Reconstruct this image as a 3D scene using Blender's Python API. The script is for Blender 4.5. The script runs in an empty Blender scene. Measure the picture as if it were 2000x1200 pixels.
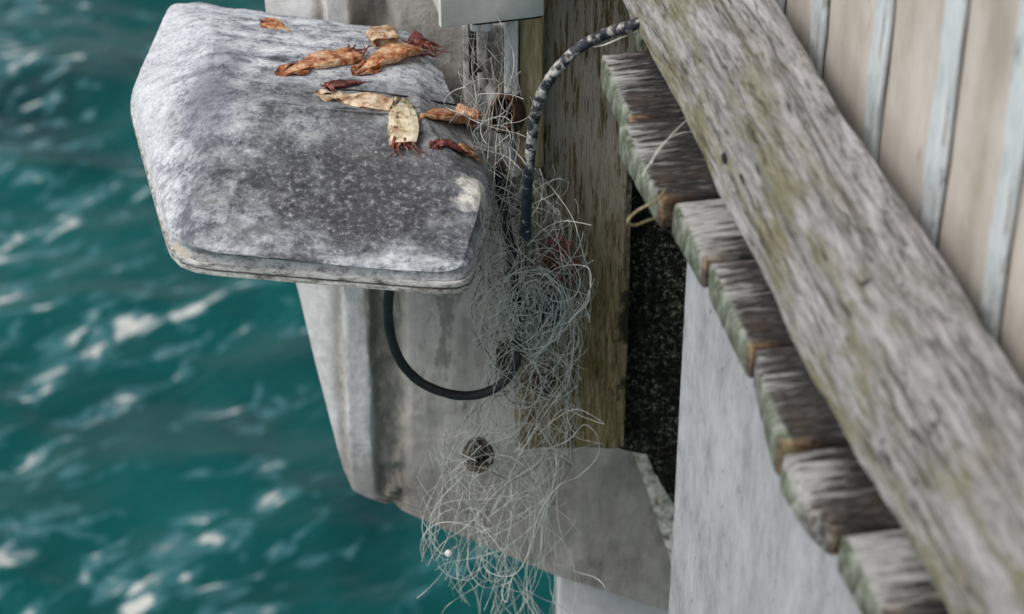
import bpy, bmesh, math, random
from mathutils import Vector, noise, Matrix
from mathutils.bvhtree import BVHTree
R = math.radians
C = bpy.context.scene.collection
SC = bpy.context.scene

# ------------------------------------------------------------------ camera
PITCH, FPX = R(35), 4444.0
cam_d = bpy.data.cameras.new('camera')
cam = bpy.data.objects.new('camera', cam_d); C.objects.link(cam)
cam.rotation_euler = (R(90) - PITCH, 0, 0)
cam_d.sensor_width = 36; cam_d.lens = 80
cam_d.clip_start = .05; cam_d.clip_end = 3000
cam_d.dof.use_dof = True; cam_d.dof.focus_distance = 2.17; cam_d.dof.aperture_fstop = 6.3
SC.camera = cam

# ------------------------------------------------------------------ light
SUN_EL, SUN_AZ = R(50), R(-118)          # azimuth measured from +Y (away from camera) towards +X
w = bpy.data.worlds.new('World'); SC.world = w; w.use_nodes = True
wn = w.node_tree
sky = wn.nodes.new('ShaderNodeTexSky'); sky.sky_type = 'NISHITA'; sky.sun_disc = False
sky.sun_elevation = SUN_EL; sky.sun_rotation = SUN_AZ
sky.dust_density = 3.0; sky.air_density = 1.0; sky.ozone_density = 1.0
hs = wn.nodes.new('ShaderNodeHueSaturation'); hs.inputs['Saturation'].default_value = .35
bgn = wn.nodes['Background']; bgn.inputs['Strength'].default_value = .12
wn.links.new(sky.outputs[0], hs.inputs['Color']); wn.links.new(hs.outputs[0], bgn.inputs['Color'])
sd = bpy.data.lights.new('sun', 'SUN'); sd.energy = 1.2; sd.angle = R(18); sd.color = (1, .97, .92)
so = bpy.data.objects.new('sun', sd); C.objects.link(so)
sv = Vector((math.sin(SUN_AZ) * math.cos(SUN_EL), math.cos(SUN_AZ) * math.cos(SUN_EL), math.sin(SUN_EL)))
so.rotation_euler = sv.to_track_quat('Z', 'Y').to_euler()
SC.view_settings.view_transform = 'Standard'; SC.view_settings.look = 'None'
SC.view_settings.exposure = 0.47; SC.view_settings.gamma = 1

# ------------------------------------------------------------------ helpers: photo directions to real places
FW = Vector((0, math.cos(PITCH), -math.sin(PITCH))); UP = Vector((0, math.sin(PITCH), math.cos(PITCH)))
def ray(u, v): return FW + Vector((1, 0, 0)) * ((u - 1000) / FPX) - UP * ((v - 600) / FPX)
def atz(u, v, z): r = ray(u, v); return r * (z / r.z)
def aty(u, v, y): r = ray(u, v); return r * (y / r.y)
ROT = math.atan2(.196, .981)            # wharf edge turned this much from the view
EX = Vector((math.cos(ROT), math.sin(ROT), 0)); EY = Vector((-math.sin(ROT), math.cos(ROT), 0))
ORG = Vector((.075, 1.742, 0))
ZP = -.95                               # deck top
def loc(p): d = p - ORG; return d.dot(EX), d.dot(EY)

def tag(o, label=None, cat=None, group=None, kind=None):
    if label: o['label'] = label
    if cat: o['category'] = cat
    if group: o['group'] = group
    if kind: o['kind'] = kind
    return o
def empty(name, l, rz=0):
    o = bpy.data.objects.new(name, None); C.objects.link(o); o.location = l; o.rotation_euler.z = rz
    o.empty_display_size = .02
    return o
def mesh(name, verts, faces, mat, parent=None, smooth=True, mats=None, fm=None):
    me = bpy.data.meshes.new(name); me.from_pydata([tuple(v) for v in verts], [], faces); me.update()
    bm = bmesh.new(); bm.from_mesh(me); bmesh.ops.remove_doubles(bm, verts=bm.verts, dist=1e-6)
    bmesh.ops.recalc_face_normals(bm, faces=bm.faces); bm.to_mesh(me); bm.free()
    me.materials.append(mat)
    if smooth:
        for p in me.polygons: p.use_smooth = True
        try: me.set_sharp_from_angle(angle=R(50))
        except Exception: pass
    o = bpy.data.objects.new(name, me); C.objects.link(o)
    if parent: 
        o.parent = parent
    return o
def fn(x, y, z, o=4): return noise.fractal(Vector((x, y, z)), .9, 2.1, o)
def n1(x, y, z): return noise.noise(Vector((x, y, z)))

def rr(W, H, r, n=5, mx=8, my=6):
    """rounded rectangle section, points counter clockwise, with extra points along the sides"""
    pts = []
    cs = [(W/2-r, H/2-r, 0), (-W/2+r, H/2-r, 90), (-W/2+r, -H/2+r, 180), (W/2-r, -H/2+r, 270)]
    for i, (cx, cy, a0) in enumerate(cs):
        arc = [(cx + r*math.cos(R(a0 + 90*k/n)), cy + r*math.sin(R(a0 + 90*k/n))) for k in range(n+1)]
        pts += arc
        nx = cs[(i+1) % 4]
        e = (nx[0] + r*math.cos(R(nx[2])), nx[1] + r*math.sin(R(nx[2])))
        m = mx if i % 2 == 0 else my
        for k in range(1, m): pts.append((arc[-1][0] + (e[0]-arc[-1][0])*k/m, arc[-1][1] + (e[1]-arc[-1][1])*k/m))
    return pts
def loft(rings, cap=True):
    v = []; f = []; n = len(rings[0])
    for r in rings: v += r
    for i in range(len(rings)-1):
        for k in range(n):
            a = i*n+k; b = i*n+(k+1) % n
            f.append((a, b, b+n, a+n))
    if cap:
        f.append(tuple(range(n))[::-1]); f.append(tuple(range((len(rings)-1)*n, len(rings)*n)))
    return v, f
def timber(name, L, W, H, mp, mat, parent=None, r=.006, seg=.01, disp=.002, st=8., sc=30., seed=0, big=0., endr=.004, mx=8, my=6):
    """weathered piece of timber: length L, section W x H; mp turns (l, a, b) into local coordinates"""
    sec = rr(W, H, r, 4, mx, my); rings = []
    n = max(6, int(L/seg))
    ls = [(0, 1-endr*2.2/min(W, H)), (endr*.35, 1-endr*.8/min(W, H))] + [(endr + (L-2*endr)*i/n, 1) for i in range(n+1)] + [(L-endr*.35, 1-endr*.8/min(W, H)), (L, 1-endr*2.2/min(W, H))]
    for (l, s) in ls:
        ring = []
        for (a, b) in sec:
            d = fn(l*sc/st+seed, a*sc+seed*3.1, b*sc, 4) * disp
            d += abs(n1(l*sc/st*.7+seed*2, a*sc*2.6, b*sc*2.6)) * -disp
            g = n1(l*4+seed, seed*1.7, a*6) * big; g2 = n1(l*3.3+seed*2.2, 7.7, b*6) * big
            q = math.hypot(a, b) or 1
            ring.append(mp(l, a*s + a/q*d + g, b*s + b/q*d + g2))
        rings.append(ring)
    v, f = loft(rings)
    return mesh(name, v, f, mat, parent)
def tube(pts, rad, k=8, closed=False, twist=None):
    """verts, faces of a tube through pts; rad number or list"""
    v = []; f = []; n = len(pts)
    up = Vector((.13, .21, .97))
    for i, p in enumerate(pts):
        t = (pts[min(i+1, n-1)] - pts[max(i-1, 0)])
        if t.length < 1e-9: t = Vector((0, 0, 1))
        t.normalize()
        a = t.cross(up)
        if a.length < .05: a = t.cross(Vector((1, 0, 0)))
        a.normalize(); b = t.cross(a); up = b if False else up
        r = rad[i] if isinstance(rad, (list, tuple)) else rad
        for j in range(k):
            an = 2*math.pi*j/k
            v.append(p + a*math.cos(an)*r + b*math.sin(an)*r)
    for i in range(n-1):
        for j in range(k):
            f.append((i*k+j, i*k+(j+1) % k, (i+1)*k+(j+1) % k, (i+1)*k+j))
    f.append(tuple(range(k))[::-1]); f.append(tuple(range((n-1)*k, n*k)))
    return v, f
def cat(cp, m=8):
    """smooth curve through control points"""
    cp = [Vector(p) for p in cp]; out = []
    for i in range(len(cp)-1):
        p0 = cp[max(i-1, 0)]; p1 = cp[i]; p2 = cp[i+1]; p3 = cp[min(i+2, len(cp)-1)]
        for j in range(m):
            t = j/m
            out.append(.5*((2*p1) + (p2-p0)*t + (2*p0-5*p1+4*p2-p3)*t*t + (3*p1-p0-3*p2+p3)*t**3))
    out.append(cp[-1]); return out
class MB:
    def __init__(s): s.v = []; s.f = []
    def add(s, vf):
        o = len(s.v); s.v += vf[0]; s.f += [tuple(i+o for i in q) for q in vf[1]]
        return s
    def build(s, name, mat, parent=None, smooth=True): return mesh(name, s.v, s.f, mat, parent, smooth)

# ------------------------------------------------------------------ materials
class M:
    def __init__(s, name, rough=.8, spec=.3):
        s.m = bpy.data.materials.new(name); s.m.use_nodes = True; s.t = s.m.node_tree; s.N = s.t.nodes
        s.b = s.N['Principled BSDF']; s.b.inputs['Roughness'].default_value = rough
        s.b.inputs['Specular IOR Level'].default_value = spec
        s.co = s.N.new('ShaderNodeTexCoord').outputs['Object']
    def L(s, a, b): s.t.links.new(a, b)
    def mapv(s, sc=(1, 1, 1), lo=(0, 0, 0), rot=(0, 0, 0)):
        n = s.N.new('ShaderNodeMapping'); n.inputs['Scale'].default_value = sc; n.inputs['Location'].default_value = lo
        n.inputs['Rotation'].default_value = rot
        s.L(s.co, n.inputs['Vector']); return n.outputs[0]
    def noise(s, scale, detail=6, rough=.6, vec=None, dist=0., sc=None, lo=(0, 0, 0)):
        n = s.N.new('ShaderNodeTexNoise'); n.inputs['Scale'].default_value = scale; n.inputs['Detail'].default_value = detail
        n.inputs['Roughness'].default_value = rough; n.inputs['Distortion'].default_value = dist
        if vec is None: vec = s.mapv(sc or (1, 1, 1), lo)
        s.L(vec, n.inputs['Vector']); return n.outputs['Fac']
    def voro(s, scale, vec=None, sc=(1, 1, 1), feat='F1'):
        n = s.N.new('ShaderNodeTexVoronoi'); n.inputs['Scale'].default_value = scale; n.feature = feat
        s.L(vec if vec is not None else s.mapv(sc), n.inputs['Vector']); return n.outputs['Distance']
    def ramp(s, fac, stops, interp='LINEAR'):
        n = s.N.new('ShaderNodeValToRGB'); cr = n.color_ramp; cr.interpolation = interp
        while len(cr.elements) < len(stops): cr.elements.new(.5)
        for e, (p, c) in zip(cr.elements, stops):
            e.position = p; e.color = (c, c, c, 1) if isinstance(c, (int, float)) else (*c, 1)
        s.L(fac, n.inputs[0]); return n.outputs[0]
    def step(s, fac, a, b, lo=0., hi=1.):
        n = s.N.new('ShaderNodeMapRange'); n.interpolation_type = 'SMOOTHSTEP'
        for k, x in zip(('From Min', 'From Max', 'To Min', 'To Max'), (a, b, lo, hi)): n.inputs[k].default_value = x
        s.L(fac, n.inputs['Value']); return n.outputs[0]
    def math(s, op, a, b=None):
        n = s.N.new('ShaderNodeMath'); n.operation = op
        for i, x in enumerate((a, b)):
            if x is None: continue
            if isinstance(x, (int, float)): n.inputs[i].default_value = x
            else: s.L(x, n.inputs[i])
        return n.outputs[0]
    def mix(s, fac, a, b, mode='MIX'):
        n = s.N.new('ShaderNodeMix'); n.data_type = 'RGBA'; n.blend_type = mode
        for i, x in ((0, fac), (6, a), (7, b)):
            if isinstance(x, (int, float)): n.inputs[i].default_value = x
            elif isinstance(x, (tuple, list)): n.inputs[i].default_value = (*x, 1)
            else: s.L(x, n.inputs[i])
        return n.outputs[2]
    def axis(s, i):
        n = s.N.new('ShaderNodeSeparateXYZ'); s.L(s.co, n.inputs[0]); return n.outputs[i]
    def blob(s, p, sc=(1, 1, 1), wob=0., wscale=20.):
        """distance to local point p, roughened by noise"""
        n = s.N.new('ShaderNodeVectorMath'); n.operation = 'SUBTRACT'; s.L(s.co, n.inputs[0]); n.inputs[1].default_value = p
        m = s.N.new('ShaderNodeVectorMath'); m.operation = 'MULTIPLY'; s.L(n.outputs[0], m.inputs[0]); m.inputs[1].default_value = sc
        l = s.N.new('ShaderNodeVectorMath'); l.operation = 'LENGTH'; s.L(m.outputs[0], l.inputs[0])
        d = l.outputs['Value']
        if wob: d = s.math('ADD', d, s.math('MULTIPLY', s.math('SUBTRACT', s.noise(wscale, 6, .65), .5), wob))
        return d
    def col(s, c):
        if isinstance(c, tuple): s.b.inputs['Base Color'].default_value = (*c, 1)
        else: s.L(c, s.b.inputs['Base Color'])
    def bump(s, h, dist=.002, strength=1.):
        n = s.N.new('ShaderNodeBump'); n.inputs['Distance'].default_value = dist; n.inputs['Strength'].default_value = strength
        s.L(h, n.inputs['Height']); s.L(n.outputs[0], s.b.inputs['Normal'])

def mat_water():
    m = M('sea_water', .08, .34); m.b.inputs['IOR'].default_value = 1.34
    dp = m.noise(.9, 3, .5)
    base = m.ramp(dp, [(.3, (.0015, .033, .035)), (.52, (.0015, .064, .062)), (.75, (.002, .090, .085))])
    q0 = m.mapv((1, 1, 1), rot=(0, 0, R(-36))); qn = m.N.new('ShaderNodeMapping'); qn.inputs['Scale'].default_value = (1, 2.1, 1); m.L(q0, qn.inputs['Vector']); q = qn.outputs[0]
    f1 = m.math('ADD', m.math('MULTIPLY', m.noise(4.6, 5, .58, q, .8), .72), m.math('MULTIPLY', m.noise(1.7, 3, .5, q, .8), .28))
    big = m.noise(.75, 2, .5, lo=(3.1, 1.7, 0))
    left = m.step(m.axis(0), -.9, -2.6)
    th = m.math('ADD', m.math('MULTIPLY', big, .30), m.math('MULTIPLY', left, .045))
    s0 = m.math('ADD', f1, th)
    blue_refl = m.step(s0, .685, .745, 0, .5)          # bluish sky reflections painted into the water colour
    pale_refl = m.step(s0, .755, .825, 0, .85)  # pale flecks: bright sky and wall reflections painted into the colour
    c = m.mix(blue_refl, base, (.075, .21, .24)); c = m.mix(pale_refl, c, (.62, .60, .56))
    m.col(c); m.L(m.step(pale_refl, 0, 1, .08, .6), m.b.inputs['Roughness'])
    m.bump(m.noise(9, 4, .55, q), .03, .5)
    return m.m
def mat_lid():
    m = M('chalky_weathered_paint', .75, .25)
    fine = m.noise(240, 8, .8); med = m.noise(46, 8, .75); big = m.noise(9, 6, .62, dist=.4)
    st = m.noise(60, 6, .7, sc=(.22, 1, 1))
    c = m.ramp(m.math('ADD', m.math('MULTIPLY', fine, .35), m.math('ADD', m.math('MULTIPLY', med, .35), m.math('MULTIPLY', st, .3))),
               [(.41, (.07, .075, .09)), (.46, (.27, .29, .33)), (.51, (.58, .61, .65)), (.575, (.86, .875, .89))])
    pc = LID['dirt']
    dirt = m.step(m.blob(pc, (.66, .95, .5), .27, 21), .155, .03)
    dirt2 = m.step(m.blob(LID['dirt2'], (.55, 1.2, 1), .12, 30), .10, .02)
    dk = m.ramp(m.noise(150, 8, .8), [(.40, (.028, .029, .034)), (.52, (.068, .068, .076)), (.59, (.22, .22, .24)), (.66, (.6, .6, .62))])
    c = m.mix(m.math('MULTIPLY', dirt, .95), c, dk)
    c = m.mix(m.math('MULTIPLY', dirt2, .7), c, dk)
    d3 = m.step(m.blob(LID['grime'], (.8, 1, 1), .15, 34), .12, .03)
    c = m.mix(m.math('MULTIPLY', d3, .6), c, m.ramp(m.noise(110, 6, .7), [(.4, (.06, .058, .055)), (.6, (.30, .29, .27))]))
    d4 = m.step(m.blob(LID['crease'], (3.2, .8, .5), .20, 26), .13, .03)
    c = m.mix(m.math('MULTIPLY', d4, .6), c, (.16, .17, .21))
    wl = m.step(m.math('ADD', m.axis(0), m.math('MULTIPLY', m.math('SUBTRACT', m.noise(22, 6, .7), .5), .10)), LID['left'] + .075, LID['left'] + .03)  # sky brightness of the left facet painted in as whitening
    c = m.mix(m.math('MULTIPLY', wl, .65), c, m.ramp(fine, [(.33, (.40, .42, .47)), (.5, (.72, .73, .77)), (.7, (.86, .86, .88))]))
    we = m.step(m.math('ADD', m.axis(2), m.math('MULTIPLY', m.math('SUBTRACT', m.noise(60, 6, .7), .5), .012)), .0325, .0275)
    c = m.mix(m.math('MULTIPLY', we, .6), c, m.ramp(m.math('ADD', m.math('MULTIPLY', med, .5), m.math('MULTIPLY', fine, .5)), [(.40, (.14, .135, .13)), (.47, (.52, .51, .50)), (.54, (.82, .82, .82))]))
    sp = m.step(m.noise(210, 3, .6), .68, .74)
    c = m.mix(m.math('MULTIPLY', sp, .7), c, (.8, .8, .8))
    li = m.step(m.blob(LID['lichen'], (1, .7, .6), .06, 50), .023, .010)
    c = m.mix(li, c, m.ramp(m.noise(160, 4, .7), [(.38, (.55, .53, .46)), (.55, (.86, .84, .76))]))
    ch = m.step(m.blob(LID['chip'], (2.0, .6, .8), .06, 45), .022, .012)
    c = m.mix(m.math('MULTIPLY', ch, .85), c, m.ramp(m.noise(130, 6, .75), [(.35, (.07, .075, .09)), (.55, (.17, .18, .21)), (.68, (.45, .46, .49))]))
    ch2 = m.step(m.blob(LID['chip2'], (1, 1, 1), .03, 70), .018, .010)
    c = m.mix(ch2, c, (.62, .55, .42))
    m.col(c); m.bump(m.math('ADD', m.math('MULTIPLY', fine, .6), m.math('ADD', st, med)), .0035, .9)
    return m.m
def mat_rim():
    m = M('grimy_white_rim', .8, .2)
    n = m.noise(90, 8, .8, sc=(.6, 1, 1.5))
    c = m.ramp(n, [(.38, (.10, .095, .085)), (.46, (.34, .33, .31)), (.54, (.60, .59, .57)), (.65, (.78, .77, .76))])
    gv = m.step(m.math('ABSOLUTE', m.math('SUBTRACT', m.axis(2), .013)), .0016, .0006)   # darker along the groove
    c = m.mix(m.math('MULTIPLY', gv, .7), c, (.07, .065, .055))
    m.col(c); m.bump(n, .004, .9); return m.m
def mat_plank():
    m = M('weathered_deck_timber', .8, .3)
    gr = m.noise(26, 8, .7, sc=(.9, 7, 9), dist=.3); g2 = m.noise(60, 6, .7, sc=(1.1, 9, 14))
    x = m.axis(0)                                    # 0 at the free end
    gen = m.N.new('ShaderNodeSeparateXYZ'); m.L(m.N.new('ShaderNodeTexCoord').outputs['Generated'], gen.inputs[0]); gy = gen.outputs[1]
    inf = m.N.new('ShaderNodeObjectInfo').outputs['Random']
    off = m.math('MULTIPLY', inf, .06)
    dark = m.ramp(g2, [(.38, (.007, .0065, .0065)), (.50, (.022, .020, .019)), (.58, (.065, .060, .056)), (.67, (.24, .23, .22))])
    wn_ = m.math('ADD', x, m.math('MULTIPLY', m.math('SUBTRACT', gr, .5), .17))
    wn_ = m.math('ADD', wn_, m.math('MULTIPLY', m.math('SUBTRACT', m.noise(9, 4, .6), .5), .10))
    wn_ = m.math('ADD', wn_, m.math('SUBTRACT', off, .022))
    bl = m.step(wn_, .036, .0)
    c = m.mix(m.math('MULTIPLY', bl, .9), dark, m.ramp(g2, [(.33, (.20, .195, .185)), (.6, (.60, .60, .58))]))
    wear = m.step(m.noise(34, 5, .7, sc=(.6, 4, 1)), .58, .68)
    c = m.mix(m.math('MULTIPLY', wear, .3), c, (.32, .30, .29))
    c = m.mix(m.math('MULTIPLY', m.step(inf, .45, .9), .08), c, (.30, .285, .27))
    gap = m.math('MULTIPLY', m.math('ADD', m.step(gy, .03, .0), m.step(gy, .97, 1.)), .85)
    br = m.step(m.noise(14, 4, .6, sc=(1, 1.4, 1)), .57, .70)
    c = m.mix(m.math('MULTIPLY', br, .32), c, (.13, .08, .045))
    c = m.mix(gap, c, (.012, .010, .009))
    # green paint left on the cut ends
    en = m.step(m.math('ADD', x, m.math('MULTIPLY', m.math('SUBTRACT', g2, .5), .006)), .0045, .002)
    gp = m.ramp(m.noise(38, 7, .75, sc=(1, 2.5, 1)), [(.36, (.030, .036, .022)), (.46, (.13, .15, .10)), (.55, (.27, .30, .24)), (.68, (.44, .46, .41))])
    c = m.mix(en, c, gp)
    # raw rusty corner at the near side face
    oy = m.step(m.math('ADD', gy, m.math('MULTIPLY', m.math('SUBTRACT', m.noise(30, 4, .6), .5), .14)), .10, .03)
    ox = m.step(m.math('ADD', x, m.math('MULTIPLY', m.math('SUBTRACT', m.noise(30, 4, .6), .5), .08)), .035, .006)
    c = m.mix(m.math('MULTIPLY', m.math('MULTIPLY', oy, ox), .75), c, m.ramp(m.noise(60, 5, .7), [(.40, (.025, .013, .009)), (.48, (.09, .045, .025)), (.55, (.22, .12, .06)), (.66, (.46, .34, .18))]))
    m.col(c); m.bump(m.math('ADD', g2, gr), .003, .9); return m.m
def mat_beam():
    m = M('silvered_driftwood_timber', .85, .2)
    g = m.noise(24, 9, .76, sc=(7, .75, 7), dist=.5); g2 = m.noise(60, 8, .78, sc=(9, .8, 9))
    c = m.ramp(m.math('ADD', m.math('MULTIPLY', g, .55), m.math('MULTIPLY', g2, .45)),
               [(.39, (.075, .068, .058)), (.45, (.28, .262, .245)), (.505, (.56, .535, .535)), (.60, (.78, .75, .765))])
    al = m.step(m.noise(13, 7, .72, sc=(1.6, .55, 1.6)), .44, .60)
    sid = m.step(m.axis(0), .055, .006)               # algae keeps to the wet outer face
    c = m.mix(m.math('MULTIPLY', al, m.math('ADD', m.math('MULTIPLY', sid, .65), .13)), c,
              m.ramp(g2, [(.3, (.12, .115, .04)), (.6, (.36, .33, .17))]))
    dk = m.step(m.noise(30, 6, .7, sc=(1.6, .42, 1.6)), .60, .70)
    c = m.mix(m.math('MULTIPLY', dk, .55), c, (.08, .075, .06))
    ck = m.noise(13, 3, .5, sc=(7, .42, 7), dist=.4); ck = m.step(m.math('ABSOLUTE', m.math('SUBTRACT', ck, .5)), .016, .004)
    ck = m.math('MULTIPLY', ck, m.step(m.noise(7, 3, .5, lo=(5, 1, 2)), .44, .52))
    c = m.mix(m.math('MULTIPLY', ck, .85), c, (.05, .045, .04))
    hole = m.step(m.voro(11, sc=(1.6, .7, 1.6)), .075, .05)
    c = m.mix(hole, c, (.03, .027, .025))
    m.col(c); m.bump(m.math('ADD', m.math('ADD', g, g2), m.math('ADD', m.math('MULTIPLY', dk, -.5), m.math('MULTIPLY', ck, -1.2))), .005, 1.); return m.m
def mat_post():
    m = M('wet_brown_pile_timber', .75, .3)
    g = m.noise(30, 8, .72, sc=(8, 8, .7), dist=.3); g2 = m.noise(80, 6, .7, sc=(8, 8, .8))
    c = m.ramp(m.math('ADD', m.math('MULTIPLY', g, .6), m.math('MULTIPLY', g2, .4)),
               [(.36, (.045, .030, .012)), (.43, (.17, .12, .050)), (.52, (.40, .30, .145)), (.62, (.60, .50, .33))])
    z = m.axis(2); x = m.axis(0)
    pale = m.math('MULTIPLY', m.step(z, -.38, -.16), m.step(g, .42, .51))
    c = m.mix(m.math('MULTIPLY', pale, .8), c, (.62, .55, .48))
    mo = m.step(m.noise(24, 6, .7, sc=(1.4, 1.4, .5)), .50, .66)
    mo = m.math('MULTIPLY', mo, m.step(z, -.14, -.30, .25, 1))
    c = m.mix(m.math('MULTIPLY', mo, .6), c, m.ramp(g2, [(.37, (.06, .052, .012)), (.6, (.34, .28, .075))]))
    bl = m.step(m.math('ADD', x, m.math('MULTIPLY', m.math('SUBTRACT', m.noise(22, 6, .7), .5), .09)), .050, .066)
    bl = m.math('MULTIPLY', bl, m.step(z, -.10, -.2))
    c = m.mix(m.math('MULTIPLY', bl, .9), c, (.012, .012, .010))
    orr = m.step(m.noise(38, 5, .7, lo=(4, 2, 1), sc=(1.5, 1.5, .7)), .66, .74)
    c = m.mix(m.math('MULTIPLY', orr, .6), c, (.33, .16, .04))
    m.col(c); m.bump(m.math('ADD', g, g2), .006, 1.); return m.m
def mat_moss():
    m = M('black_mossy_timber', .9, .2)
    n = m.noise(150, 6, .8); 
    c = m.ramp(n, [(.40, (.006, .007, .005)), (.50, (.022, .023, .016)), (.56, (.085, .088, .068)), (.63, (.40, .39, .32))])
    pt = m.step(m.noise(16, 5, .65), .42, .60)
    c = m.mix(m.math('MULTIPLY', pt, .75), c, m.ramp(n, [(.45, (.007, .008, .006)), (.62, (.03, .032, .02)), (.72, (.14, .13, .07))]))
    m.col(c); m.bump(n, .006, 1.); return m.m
def mat_fascia():
    m = M('chalky_white_board', .85, .15)
    g = m.noise(17, 8, .7, sc=(1, 1.2, .7)); g2 = m.noise(80, 7, .75, sc=(1, 1.5, .6))
    c = m.ramp(m.math('ADD', m.math('MULTIPLY', g, .6), m.math('MULTIPLY', g2, .4)),
               [(.36, (.22, .225, .238)), (.47, (.33, .34, .355)), (.54, (.395, .405, .425)), (.66, (.48, .495, .515))])
    pit = m.step(m.noise(110, 3, .6, sc=(1, 1, .6)), .675, .72)
    c = m.mix(m.math('MULTIPLY', pit, .8), c, (.05, .05, .05))
    sc_ = m.step(m.noise(22, 3, .5, sc=(1, 5, .6), dist=2.), .685, .71)
    c = m.mix(m.math('MULTIPLY', sc_, .5), c, (.14, .14, .14))
    ed = m.step(m.math('ADD', m.axis(1), m.math('MULTIPLY', m.noise(40, 5, .6), .03)), .005, .018)
    c = m.mix(m.math('MULTIPLY', ed, .6), c, m.ramp(m.noise(120, 5, .7), [(.4, (.10, .10, .07)), (.6, (.34, .34, .28))]))
    m.col(c); m.bump(m.math('ADD', g, g2), .002, .7); return m.m
def mat_concrete():
    m = M('stained_concrete', .9, .15)
    f = m.noise(70, 8, .7); b = m.noise(8, 5, .6, dist=.5); dr = m.noise(14, 6, .65, sc=(3, 3, .35))
    c = m.ramp(m.math('ADD', m.math('MULTIPLY', f, .25), m.math('ADD', m.math('MULTIPLY', b, .4), m.math('MULTIPLY', dr, .35))),
               [(.38, (.23, .22, .205)), (.50, (.41, .395, .375)), (.62, (.53, .515, .495))])
    x = m.math('ADD', m.axis(0), m.math('MULTIPLY', m.math('SUBTRACT', m.noise(16, 5, .6, sc=(1, 1, .5)), .5), .03))
    X = lambda u: aty(u, 700, YC).x
    white = m.math('MAXIMUM', m.step(x, X(660), X(640)), m.math('MULTIPLY', m.step(x, X(668), X(676)), m.step(x, X(724), X(716))))
    c = m.mix(m.math('MULTIPLY', white, .75), c, m.ramp(f, [(.3, (.50, .50, .50)), (.7, (.70, .71, .72))]))
    ero = m.math('MULTIPLY', m.step(x, X(716), X(728)), m.step(x, X(800), X(775)))
    c = m.mix(m.math('MULTIPLY', ero, .65), c, m.ramp(m.noise(55, 7, .75, sc=(1, 1, .5)), [(.38, (.09, .08, .065)), (.52, (.26, .24, .20)), (.7, (.45, .43, .40))]))
    st = m.math('MULTIPLY', m.step(m.noise(12, 6, .7, sc=(2.4, 1, .9), lo=(.3, 0, .6)), .55, .62), m.step(x, X(780), X(830)))
    c = m.mix(m.math('MULTIPLY', st, .6), c, (.10, .095, .085))
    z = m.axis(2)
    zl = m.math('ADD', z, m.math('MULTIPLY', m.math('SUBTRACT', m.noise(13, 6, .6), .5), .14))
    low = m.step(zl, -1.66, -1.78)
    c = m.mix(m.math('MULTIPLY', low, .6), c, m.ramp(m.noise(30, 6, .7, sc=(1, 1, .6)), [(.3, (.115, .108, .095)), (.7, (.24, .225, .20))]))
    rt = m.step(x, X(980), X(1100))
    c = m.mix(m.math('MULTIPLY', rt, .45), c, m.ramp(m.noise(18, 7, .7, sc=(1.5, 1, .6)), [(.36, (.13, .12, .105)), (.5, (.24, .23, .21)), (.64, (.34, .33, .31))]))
    m.col(c); m.bump(m.math('ADD', f, m.math('MULTIPLY', dr, .8)), .004, .7); return m.m
def mat_simple(name, stops, scale=60, sc=(1, 1, 1), rough=.8, spec=.3, bd=.001, extra=None):
    m = M(name, rough, spec); n = m.noise(scale, 7, .7, sc=sc); m.col(m.ramp(n, stops)); m.bump(n, bd, .7); return m.m
def mat_hose():
    m = M('lichen_spotted_black_hose', .55, .4)
    n = m.noise(75, 5, .65); z = m.axis(2)
    c = m.ramp(m.noise(200, 5, .7), [(.3, (.006, .008, .014)), (.7, (.035, .04, .055))])
    up = m.step(m.math('ADD', z, m.math('MULTIPLY', m.math('SUBTRACT', m.noise(26, 3, .5), .5), .12)), -1.20, -1.08, .0, .11)
    k = m.math('MULTIPLY', m.step(m.math('ADD', m.math('ADD', m.math('MULTIPLY', n, .6), m.math('MULTIPLY', m.noise(170, 5, .7), .4)), up), .575, .65), m.step(z, -1.30, -1.17, .25, 1))
    c = m.mix(k, c, m.ramp(m.noise(150, 5, .7), [(.33, (.13, .135, .15)), (.5, (.36, .345, .33)), (.68, (.62, .60, .57))]))
    m.col(c); m.bump(m.math('ADD', n, m.math('MULTIPLY', k, .5)), .003, .8); return m.m
def mat_squid():
    ms = []
    for i, (a, b, c_, d) in enumerate([((.10, .025, .012), (.36, .11, .04), (.56, .31, .15), (.70, .55, .40)),
                                      ((.12, .06, .035), (.36, .22, .12), (.58, .43, .28), (.74, .62, .48)),
                                      ((.03, .006, .006), (.09, .02, .016), (.20, .05, .04), (.42, .17, .13)),
                                      ((.10, .05, .03), (.45, .36, .22), (.62, .54, .38), (.72, .66, .52))]):
        m = M('dried_squid_skin_%s' % ('orange', 'tan', 'red', 'pale')[i], .42, .5)
        n = m.math('ADD', m.math('MULTIPLY', m.noise(75, 5, .65), .6), m.math('MULTIPLY', m.noise(230, 6, .7), .4))
        c = m.ramp(n, [(.40, a), (.465, b), (.53, c_), (.62, d)])
        rd = m.step(m.noise(48, 4, .6, lo=(2, 5, 1)), .56, .66)
        c = m.mix(m.math('MULTIPLY', rd, .6), c, (.26, .05, .025))
        m.col(c); m.bump(n, .0025, .9); m.b.inputs['Subsurface Weight'].default_value = .0
        ms.append(m.m)
    return ms

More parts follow.
